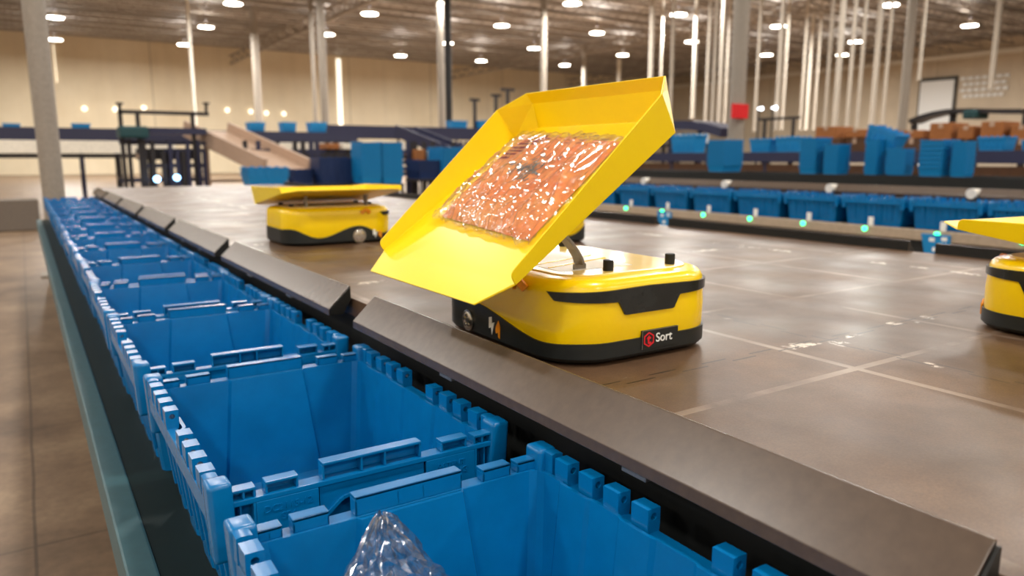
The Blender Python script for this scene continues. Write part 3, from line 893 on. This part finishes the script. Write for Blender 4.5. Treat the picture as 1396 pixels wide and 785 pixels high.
for i, px in enumerate((1150, 970)):
    p = atZ(px, 331 if i == 0 else 315, PZ); p.x = 2.532
    b = new(); box(b, -.004, .003, -.007, .007, 0, .007); bevel(b, .002, 1); o = obj('red_marker', b, 'led_red'); o.location = (p.x, p.y, PZ)
    tag(o, '%s tiny red marker at the foot of the far platform edge' % ('brighter right' if i == 0 else 'left'), 'marker')
# low grey barrier left of the row end
b = new(); box(b, -6, atY(55, 300, 14.6).x, 14.6, 15.0, 0, atY(20, 272, 14.6).z); bevel(b, .02, 1)
tag(obj('floor_barrier', b, 'grey_barrier'), 'low grey barrier on the floor left of the tall grey column', 'barrier')

# ------------------------------------------------------------------ conveyors and steelwork behind
def conveyor(name, label, p, q, width, depth, frame, belt, nlegs, rail_h=.08, group=None, leg_w=.065, legm=None):
    legm = legm or frame
    """straight conveyor from p to q (3-D points on the belt top)"""
    t = thing(name, label, 'conveyor', (0, 0, 0), 0, group)
    p, q = Vector(p), Vector(q); d = (q-p).normalized(); s = Vector((-d.y, d.x, 0)).normalized()
    b = new(); bar(b, p-Vector((0, 0, depth/2)), q-Vector((0, 0, depth/2)), width*.92, depth*.6); obj('belt_bed', b, belt, t)
    for k in (-1, 1):
        b = new(); o_ = s*k*width/2
        bar(b, p+o_-Vector((0, 0, depth/2-rail_h/2)), q+o_-Vector((0, 0, depth/2-rail_h/2)), .06, depth+rail_h); obj('side_rail', b, frame, t)
    if belt == 'pale_belt':
        b = new(); dz = Vector((0, 0, depth+.06)); bar(b, p-dz, q-dz, width*.8, .10); obj('under_rail', b, 'dark_steel', t)
    for i in range(nlegs):
        f = (i+.5)/nlegs; c = p.lerp(q, f)
        for k in (-1, 1):
            b = new(); e = c+s*k*width*.44
            box(b, e.x-leg_w/2, e.x+leg_w/2, e.y-leg_w/2, e.y+leg_w/2, 0, max(.1, e.z-depth*.8)); obj('leg', b, legm, t)
        b = new(); a1 = c+s*width*.44; a2 = c-s*width*.44; zz = max(.1, c.z*.45)
        bar(b, (a1.x, a1.y, zz), (a2.x, a2.y, zz), .06, .06); obj('crossbar', b, legm, t)
    return t
z1 = atY(230, 178, 22).z
pa, pb = atY(-200, 176, 22), atY(480, 176, 22)
conveyor('belt_conveyor', 'high dark blue belt conveyor running along the back wall, left half', (pa.x, 22, pa.z+.02), (pb.x, 22, pa.z+.02), .8, .26, 'navy', 'navy', 4)
pa = atY(440, 178, 25); pb = atY(760, 178, 25)
conveyor('belt_conveyor', 'high dark blue belt conveyor behind the raised tray, joining a steep chute', (pa.x, 25, pa.z+.1), (pb.x, 25, pa.z+.1), .9, .34, 'navy', 'navy', 5)
pa = atY(-110, 199, 20); pb = atY(236, 199, 20)
conveyor('belt_conveyor', 'lower cream covered conveyor behind the grey column', (pa.x, 20, pa.z+.16), (pb.x, 20, pa.z+.16), .7, .30, 'pale_belt', 'pale_belt', 2, -.02, legm='dark_steel')
pa = atY(330, 199, 21); pb = atY(560, 199, 21)
conveyor('belt_conveyor', 'lower cream covered conveyor behind the tote stacks', (pa.x, 21, pa.z+.12), (pb.x, 21, pa.z+.12), .7, .24, 'pale_belt', 'pale_belt', 4, -.02, legm='dark_steel')
pa, pb = atY(282, 176, 17), atY(392, 228, 14.5)
conveyor('incline_conveyor', 'sloping tan belt conveyor coming down beside the steel gantry', pa, pb, 1.0, .16, 'tan_belt', 'tan_belt', 2, .16)
pa, pb = atY(552, 176, 19), atY(650, 216, 17)
conveyor('incline_conveyor', 'sloping dark blue conveyor going down behind the raised tray', pa, pb, .9, .2, 'navy', 'navy', 2, .1)
pa, pb = atY(190, 208, 16.6), atY(262, 208, 16.6)
conveyor('roller_conveyor', 'low brown roller conveyor under the steel gantry', (pa.x, 16.8, pa.z), (pb.x, 16.8, pa.z), .7, .14, 'dark_steel', 'tan_belt', 3)
pa, pb = atY(405, 217, 17.6), atY(540, 217, 17.6)
conveyor('roller_conveyor', 'low dark roller conveyor among the stacked totes', (pa.x, 17.6, pa.z-.05), (pb.x, 17.6, pa.z-.05), .6, .2, 'dark_steel', 'tan_belt', 5)
# open dark rack behind the blurred robot
rkY = 15.8
rk = thing('steel_rack', 'open dark steel rack behind the tote stacks, left of the raised tray', 'rack')
for px in (334, 352, 378, 402, 413, 424, 432, 446, 458, 473, 490, 556, 562, 566, 578, 590, 604, 618, 628, 636):
    a = atY(px, 200, rkY); b = new(); box(b, a.x-.04, a.x+.04, rkY-.04, rkY+.04, 0, a.z+.12); obj('post', b, 'dark_steel' if px % 4 else 'navy', rk)
for py, m in ((206, 'navy'), (214, 'dark_steel'), (222, 'dark_steel'), (232, 'navy'), (240, 'navy')):
    a, c = atY(330, py, rkY), atY(642, py, rkY); b = new(); bar(b, (a.x, rkY, a.z), (c.x, rkY, a.z), .07, .09); obj('rail', b, m, rk)
for i, (x0, x1, y0_, y1_) in enumerate(((436, 452, 205, 213), (456, 476, 203, 213), (552, 566, 204, 221), (572, 584, 206, 222), (586, 600, 205, 221))):
    a, c = atY(x0, y0_, rkY+.35), atY(x1, y1_, rkY+.35)
    zb = atY(398, 206 if y1_ < 215 else 222, rkY).z+.045
    b = new(); box(b, -(c.x-a.x)/2, (c.x-a.x)/2, -.38, .2, 0, max(.12, a.z-zb)); bevel(b, .01, 1)
    o = obj('parcel_box', b, 'pale_belt' if i % 2 else 'card'); o.location = ((a.x+c.x)/2, rkY+.2, zb)
    tag(o, '%s box on the open dark rack, %s from its left end' % ('pale' if i % 2 else 'brown', NUM[i]), 'box', 'boxes on the open rack')
# steel gantry
g = thing('steel_gantry', 'dark steel gantry frame with a long top bar left of the sloping conveyor', 'gantry')
GY = 16.0
def gp(px, py): return atY(px, py, GY)
for px, yt, m in ((163, 150, 'dark_steel'), (175, 190, 'dark_steel'), (187, 155, 'dark_steel'), (195, 190, 'dark_steel'), (262, 155, 'dark_steel'), (268, 190, 'navy'), (278, 205, 'navy'), (241, 205, 'navy'), (207, 192, 'dark_steel'), (222, 206, 'dark_steel'), (231, 190, 'navy'), (249, 206, 'dark_steel'), (255, 192, 'navy')):
    a = gp(px, yt); b = new(); box(b, a.x-.035, a.x+.035, GY-.035, GY+.035, 0, a.z); obj('post', b, m, g)
a, c = gp(160, 152), gp(284, 152); b = new(); bar(b, a, (c.x, GY, a.z), .07, .07); obj('top_bar', b, 'dark_steel', g)
for px in (163, 281):
    a, c = gp(px, 153), gp(px, 142); b = new(); tube(b, a, c, .03, 10); tube(b, (c.x, c.y, c.z), (c.x, c.y, c.z+.03), .07, 12); obj('finial', b, 'dark_steel', g)
a, c = gp(160, 172), gp(201, 189); b = new(); box(b, a.x, c.x, GY-.3, GY+.3, c.z, a.z); bevel(b, .05, 2); obj('motor_box', b, 'green_box', g)
a, c = gp(201, 174), gp(279, 184); b = new(); box(b, a.x, c.x, GY-.2, GY+.2, c.z, a.z); obj('cross_beam', b, 'navy', g)
for x0, x1, yy in ((165, 282, 246), (225, 280, 205), (163, 282, 194), (200, 280, 226)):
    a, c = gp(x0, yy), gp(x1, yy); b = new(); bar(b, (a.x, GY+.1, a.z), (c.x, GY+.1, a.z), .08, .08); obj('brace', b, 'navy', g)
# small scaffold posts behind the tray
for i, (px, yt, yb, hw) in enumerate(((647, 138, 168, 8), (676, 132, 168, 8), (692, 124, 168, 12))):
    a = atY(px, yt, 25); c = Vector((a.x, 25, atY(440, 178, 25).z+.1-.03))
    t = thing('sensor_stand', '%s dark T-shaped stand on the conveyor behind the raised tray' % ('leftmost', 'middle', 'rightmost')[i], 'stand', (a.x, 25, c.z), 0, 'stands behind the tray')
    b = new(); box(b, -.05, .05, -.05, .05, 0, a.z-c.z); obj('post', b, 'dark_steel', t)
    ww = hw*24/1016*1.05; b = new(); box(b, -ww, ww, -.05, .05, a.z-c.z, a.z-c.z+.1); obj('head', b, 'dark_steel', t)

# right side: conveyors carrying stacks, arcs and boxes
def yline(label, X, ytop_px, at_px, y0, y1, w, depth, frame, belt, n, name='belt_conveyor'):
    z = atX(at_px, ytop_px, X).z
    return conveyor(name, label, (X+w/2, y0, z), (X+w/2, y1, z), w, depth, frame, belt, n, 0), z
_, zs = yline('black conveyor across the aisle carrying the stacked blue totes', 9.0, 241, 1290, 3.0, 13.5, .8, .16, 'fascia', 'deck', 5)
_, zr = yline('dark blue conveyor with single blue totes behind the tote stacks', 11.5, 207, 1100, 3.2, 17.5, .8, .18, 'navy', 'navy', 6)
rear = _
b = new(); yy0, yy1 = 3.2, 17.5; box(b, 11.52, 11.56, yy0, yy1, .1, zr-.22); obj('side_panel', b, 'card_dark', rear)
def arc_conv(label, pts, X, w, h, m):
    t = thing('curved_conveyor', label, 'conveyor'); P = [atX(px, py, X) for px, py in pts]
    b = new()
    for p, q in zip(P, P[1:]): bar(b, p, q, w, h)
    obj('track', b, m, t)
    for p in (P[0], P[len(P)//2], P[-1]):
        bb = new(); box(bb, p.x-.05, p.x+.05, p.y-.05, p.y+.05, 0, p.z-h/2); obj('leg', bb, m, t)
    return t
arc_conv('dark blue curved conveyor hump just right of the raised tray', [(915, 172), (935, 171), (955, 171), (975, 174), (998, 181)], 14.5, .8, .22, 'navy')
arc_conv('thin black curved conveyor rising in front of the white door', [(1247, 166), (1262, 160), (1280, 155), (1300, 152), (1330, 151), (1362, 152), (1400, 152)], 17, .5, .09, 'dark_steel')
b = new(); a = atX(1322, 151, 16.9); c = atX(1338, 162, 16.9); box(b, 16.6, 17.2, min(a.y, c.y), max(a.y, c.y), c.z, a.z); bevel(b, .03, 1)
tag(obj('motor_box', b, 'green_box'), 'dark square motor box on the thin curved conveyor', 'motor')
for i, px in enumerate((925, 937, 948, 958)):
    p = atX(px, 189, 13.5); b = new(); tube(b, (p.x, p.y-.05, p.z-.12), (p.x, p.y-.05, p.z+.10), .11, 16); bevel(b, .01, 1)
    b2 = obj('white_roll', b, 'white'); tag(b2, 'upright white roll below the curved conveyor, %s from the raised tray' % NUM[i], 'roll', 'white rolls by the curved conveyor')
    b = new(); 
    b.free()
# support table for the rolls
p = atX(925, 189, 13.5); q = atX(960, 189, 13.5)
b = new(); ya, yb = sorted((p.y, q.y)); box(b, 13.2, 13.9, ya-.4, yb+.4, p.z-.2, p.z-.125)
for yy in (ya-.3, yb+.3):
    for xx in (13.3, 13.8): box(b, xx-.03, xx+.03, yy-.03, yy+.03, 0, p.z-.2)
tag(obj('work_table', b, 'dark_steel'), 'dark work table carrying the white rolls behind the tote stacks', 'table')

# ------------------------------------------------------------------ nested tote stacks and single totes in the background
def far_tote_bm(L=.54, W=.40, h=.23):
    b = new()
    def ring(z, k): return [(x*k, y*k) for x, y in ((-L/2, -W/2), (L/2, -W/2), (L/2, W/2), (-L/2, W/2))]
    loops = [(ring(0, .85), 0), (ring(h*.9, .83), h*.9), (ring(h*.9, 1), h*.9), (ring(h, 1), h), (ring(h, .96), h), (ring(.012, .84), .012)]
    V = [[b.verts.new((x, y, z)) for x, y in P] for P, z in loops]
    for a_ in range(len(V)-1):
        for i in range(4): b.faces.new((V[a_][i], V[a_][(i+1) % 4], V[a_+1][(i+1) % 4], V[a_+1][i]))
    b.faces.new(V[0][::-1]); b.faces.new(V[-1])
    for i in range(5):
        x = -L*.36+L*.72*i/4
        for s in (-1, 1):
            y0, y1 = sorted((s*W*.43, s*W*.485)); box(b, x-.006, x+.006, y0, y1, h*.1, h*.72)
    for x in (-L*.4, -L*.2, 0, L*.2, L*.4):
        for s in (-1, 1):
            y0, y1 = sorted((s*W*.475, s*W*.5)); box(b, x-.02, x+.02, y0, y1, h, h+.02)
    return b
ft = {}
def far_tote(loc, rz, scale, m, label, group):
    if m not in ft:
        o = obj('tote', far_tote_bm(), m); ft[m] = o
    else:
        o = ft[m].copy(); col.objects.link(o)
    o.location = loc; o.rotation_euler = (0, 0, rz); o.scale = scale if isinstance(scale, tuple) else (scale,)*3
    tag(o, label, 'tote', group); return o
POSW = ['lowest', 'second from the bottom', 'third from the bottom', 'fourth from the bottom', 'fifth from the bottom', 'sixth from the bottom', 'seventh from the bottom', 'eighth from the bottom', 'ninth from the bottom', 'tenth from the bottom', 'topmost']
def stack(px0, px1, pytop, pybot, plane, D, m, where, rz=0, pitch=.052, across=.54, dz=0, base=None):
    f = atX if plane == 'X' else atY
    a = f(px0, pybot, D); c = f(px1, pybot, D); tp = f((px0+px1)/2, pytop, D); zb = (a.z+c.z)/2 if base is None else base
    wid = (c-a).length; H = tp.z-zb; k = wid/across
    k = wid/across
    hh = .165*k; n = max(1, int(round((H-hh)/pitch))+1); n = min(n, 11)
    pit = (H-hh)/(n-1) if n > 1 else 0
    ctr = (a+c)/2
    off = (.54 if across < .5 else .40)*k/2
    for i in range(n):
        if plane == 'X': loc = (D+off, ctr.y, zb+pit*i)
        else: loc = (ctr.x, D+off, zb+pit*i)
        w = 'topmost' if (i == n-1 and n > 1) else POSW[i]
        lab = ('%s tote of the %s' % (w, where)) if n > 1 else 'single tote, the %s' % where
        far_tote(loc, (PI/2 if plane == 'X' else 0)+(PI/2 if across < .5 else 0)+(0 if i % 2 else PI), (k, k, .66*k), m, lab, where)
    if base is None:
        st = thing('stand', 'dark steel stand carrying the %s' % where, 'stand', (ctr.x, D+off, 0), 0, 'stands under the tote stacks')
        hw, hd = wid*.5, off*1.05
        b = new(); box(b, -hw, hw, -hd, hd, zb-.05, zb); obj('stand_top', b, 'dark_steel', st)
        for sx in (-1, 1):
            for sy in (-1, 1):
                b = new(); xx, yy = sx*(hw-.03), sy*(hd-.03); box(b, xx-.02, xx+.02, yy-.02, yy+.02, 0, zb-.05); obj('leg', b, 'dark_steel', st)
    return zb, ctr, k
stack(962, 985, 190, 240, 'X', 9.05, 'tote_far', 'blue nested stack right of the raised tray', base=zs+.0, across=.40)
stack(1087, 1110, 187, 240, 'X', 9.05, 'tote_far', 'tall blue middle stack across the aisle', across=.40, base=zs)
stack(1120, 1140, 196, 240, 'X', 9.05, 'tote_far', 'shorter blue stack beside the middle stack', across=.40, base=zs)
stack(1249, 1282, 190, 242, 'X', 9.05, 'tote_far', 'front blue stack furthest right', across=.40, base=zs)
stack(1293, 1314, 192, 242, 'X', 9.1, 'tote_far', 'blue stack touching the rightmost front stack', across=.40, base=zs)
stack(1176, 1194, 190, 234, 'X', 9.25, 'tote_far', 'slim blue stack under the tilted tote', across=.40, base=zs)
stack(1205, 1234, 202, 232, 'X', 9.3, 'tote_far', 'low blue stack right of the slim stack', across=.54, base=zs)
k_ = far_tote((9.55, atX(1201, 186, 9.5).y, atX(1201, 188, 9.5).z-.12), PI/2, (.8, .8, 1.0), 'tote_far', 'tilted blue tote on top of the slim stack', None); k_.rotation_euler = (.0, -.35, PI/2)
for i, (x0, x1, yt) in enumerate(((905, 940, 195), (1012, 1041, 188), (1047, 1081, 188), (1322, 1362, 186), (1382, 1412, 187))):
    a = atX(x0, 205, 11.55); c = atX(x1, 205, 11.55); s_ = (c-a).length/.54
    far_tote((11.9, (a.y+c.y)/2, zr+.002), PI/2, (s_, .9, 1.15*s_), 'tote_far', 'single blue tote, %s from the raised tray on the rear right conveyor' % NUM[i], 'single totes on the rear right conveyor')
# left side
stack(494, 522, 193, 250, 'Y', 13.0, 'tote_far', 'left tall blue stack behind the blurred robot', across=.40)
stack(522.5, 551, 193, 250, 'Y', 13.0, 'tote_far', 'right tall blue stack behind the blurred robot', across=.40)
stack(338, 396, 227, 254, 'Y', 12.0, 'tote_far', 'low blue stack beside the sloping tan conveyor', across=.54, pitch=.05)
stack(436, 487, 214, 250, 'Y', 13.5, 'tote_navy', 'dark navy stack behind the blurred robot tray', across=.54, pitch=.06)
stack(402, 428, 230, 252, 'Y', 13.8, 'tote_navy', 'small dark stack left of the navy stack', across=.40, pitch=.06)
stack(604, 634, 200, 246, 'Y', 14.5, 'tote_far', 'blue stack half hidden by the raised tray', across=.40)
stack(572, 602, 217, 244, 'Y', 14.6, 'tote_navy', 'dark stack just left of the raised tray', across=.40)
zc = None
for i, (x0, x1, Y, yt) in enumerate(((3, 29, 22.0, 168), (97, 123, 22.0, 168), (336, 358, 22.0, 166), (381, 400, 22.0, 166), (419, 441, 22.0, 166), (610, 632, 25.0, 164), (648, 668, 25.0, 164))):
    a, c = atY(x0, 176, Y), atY(x1, 176, Y); s_ = (c.x-a.x)/.54
    zb = atY(-30, 176, 22).z+.02-.04 if Y < 23 else atY(440, 178, 25).z+.1-.06
    h_ = (atY(x0, yt, Y).z-zb)/.25
    far_tote(((a.x+c.x)/2, Y-.1, zb), 0, (s_, 1.2, h_), 'tote_far' if i > 1 else 'tote_far', 'blue tote riding the high back conveyor, %s from the left' % NUM[i], 'totes on the high back conveyor')
# blue card holders hanging below the rail, glimpsed through the gaps between the far chute flaps
for i, yc in enumerate((2.90, 5.72)):
    t = thing('card_holder', 'blue card holder hanging from the far rail in the %s gap between flaps' % ('right' if i == 0 else 'left'), 'holder', (SX-.0195, yc, DZ-.055), 0, 'blue card holders below the far rail')
    b = new(); prism(b, [(-.10, -.075), (.075, -.075), (.115, .09), (-.10, .09)], 0, -.014, 0); bevel(b, .003, 1); obj('holder_plate', b, 'tote_far', t)
    for yy, zz in ((-.06, .06), (.03, .05), (.0, -.02)):
        b = new(); box(b, -.0155, -.0138, yy-.02, yy+.02, zz-.014, zz+.014); obj('card', b, 'white', t)

# cardboard boxes at the right
TX = 14.2; tz = atX(1250, 214, TX).z
ya, yb = atX(1105, 200, TX).y, atX(1425, 200, TX).y
tb = thing('packing_table', 'long dark table carrying the wall of cardboard boxes', 'table')
b = new(); box(b, TX-.05, TX+1.1, yb, ya, tz-.06, tz); obj('table_top', b, 'dark_steel', tb)
for f in (.04, .35, .65, .96):
    for xx in (TX, TX+1.0):
        b = new(); yy = yb+(ya-yb)*f; box(b, xx-.03, xx+.03, yy-.03, yy+.03, 0, tz-.06); obj('leg', b, 'dark_steel', tb)
low = [(1110, 1146, 189), (1148, 1183, 188), (1185, 1222, 190), (1224, 1262, 189), (1264, 1300, 191), (1302, 1332, 190), (1334, 1372, 189), (1374, 1412, 190)]
up = [(1112, 1140, 173), (1152, 1180, 177), (1192, 1216, 178), (1226, 1258, 178), (1268, 1298, 168), (1306, 1328, 172), (1338, 1368, 166), (1378, 1408, 171)]
nb = 0; lowz = []
for tier, lst in (('lower', low), ('upper', up)):
    for i, (x0, x1, y0_) in enumerate(lst):
        X = TX+.06+.05*((i*3) % 4) if tier == 'lower' else TX+.1+.04*((i*5) % 3)
        a, c = atX(x0, y0_, X), atX(x1, y0_, X); ya, yb = sorted((a.y, c.y)); zb = tz if tier == 'lower' else lowz[i]
        if tier == 'lower': lowz.append(a.z)
        H = a.z-zb
        b = new(); box(b, 0, .62, -(yb-ya)/2, (yb-ya)/2, 0, H); bevel(b, .01, 1)
        t = obj('cardboard_box', b, 'card' if tier == 'upper' and i != 2 else 'card_dark'); t.location = (X, (ya+yb)/2, zb)
        tag(t, 'brown cardboard box in the %s tier on the long table, %s from the left' % (tier, NUM[i]), 'box', 'cardboard boxes at the right')
        bb = new(); box(bb, -.002, .622, -.04, .04, H-.002, H+.002); box(bb, -.003, .001, -.04, .04, H*.7, H); obj('packing_tape', bb, 'tan_belt', t)
# grey push frame right of the white lamps
fr = thing('push_frame', 'thin dark upright frame between the white lamps and the cardboard boxes', 'frame')
for px in (1043, 1082):
    a = atX(px, 163, 12.6); b = new(); box(b, 12.58, 12.62, a.y-.025, a.y+.025, 0, a.z); obj('post', b, 'dark_steel', fr)
a, c = atX(1035, 163, 12.6), atX(1090, 163, 12.6); b = new(); bar(b, a, (12.6, c.y, a.z), .05, .05); obj('top_bar', b, 'dark_steel', fr)

# ------------------------------------------------------------------ high-bay lamps
LZ = 8.0
lamps = [(318, 5), (281, 37), (251, 61), (75, 24), (75, 54), (446, 47), (504, 19), (546, 76), (609, 59), (684, 35), (656, 83), (728, 66), (780, 5), (770, 89), (814, 45), (849, 75),
         (925, 20), (943, 57), (1061, 36), (1045, 75), (1148, 75), (1166, 57), (1213, 7), (1322, 35)]
LAMP_W = 720
ld = bpy.data.lights.new('high_bay_lamp', 'AREA'); ld.shape = 'DISK'; ld.size = .8; ld.energy = LAMP_W; ld.color = (1, .965, .905)
lu = bpy.data.lights.new('ceiling_fill', 'AREA'); lu.shape = 'DISK'; lu.size = .3; lu.energy = 42; lu.color = (1, .95, .88); lu.spread = PI  # added upward fill to brighten the ceiling, not a part of the fixtures
ln = ld.copy(); ln.energy = 270
def area(x, y, near=False):
    o = bpy.data.objects.new('lamp_light', ln if near else ld); col.objects.link(o)
    o.location = (x, y, LZ-.03)
    u = bpy.data.objects.new('ceiling_fill', lu); col.objects.link(u)
    u.location = (x, y, LZ+.28); u.rotation_euler = (PI, 0, 0); return o
lm0 = None
POSN = ['%s' % n for n in NUM]
srt = sorted(range(len(lamps)), key=lambda i: lamps[i][0])
TW = NUM+['seventeenth', 'eighteenth', 'nineteenth', 'twentieth', 'twenty-first', 'twenty-second', 'twenty-third', 'twenty-fourth', 'twenty-fifth', 'twenty-sixth']
for n_, i in enumerate(srt):
    p = atZ(lamps[i][0], lamps[i][1], LZ)
    lab = 'round white high-bay ceiling lamp, %s counted from the left of the photo' % TW[n_]
    if lm0 is None:
        lm0 = thing('high_bay_lamp', lab, 'lamp', (p.x, p.y, LZ), 0, 'high-bay ceiling lamps')
        b = new(); tube(b, (0, 0, 0), (0, 0, .10), .41, 28, .37); tube(b, (0, 0, .10), (0, 0, .26), .16, 16, .12); obj('housing', b, 'white_steel', lm0, 40)
        b = new(); tube(b, (0, 0, -.012), (0, 0, 0), .38, 28); obj('lens', b, 'lamp', lm0)
        b = new(); tube(b, (0, 0, .26), (0, 0, CEIL-LZ), .015, 8); obj('hanger', b, 'dark_steel', lm0)
    else:
        c = copy_tree(lm0); c.location = (p.x, p.y, LZ); c['label'] = lab
    area(p.x, p.y)
for X in (-18, -11, -4.5, 2.5, 9.5, 16.3, 23.4, 30.4):
    for Y in (30.5, 22.5, 14.5, 6.5, -1.5, -9.5, -17.5):
        if X > 20 and Y > 24: continue
        area(X, Y, True)
w = bpy.data.worlds.new('world'); sc.world = w; w.use_nodes = True
w.node_tree.nodes['Background'].inputs[0].default_value = (1, .95, .88, 1)
w.node_tree.nodes['Background'].inputs[1].default_value = .05
vs = sc.view_settings
sc.display_settings.display_device = 'sRGB'
vs.view_transform = 'Standard'; vs.look = 'None'; vs.gamma = 1; vs.use_curve_mapping = False; vs.exposure = 0
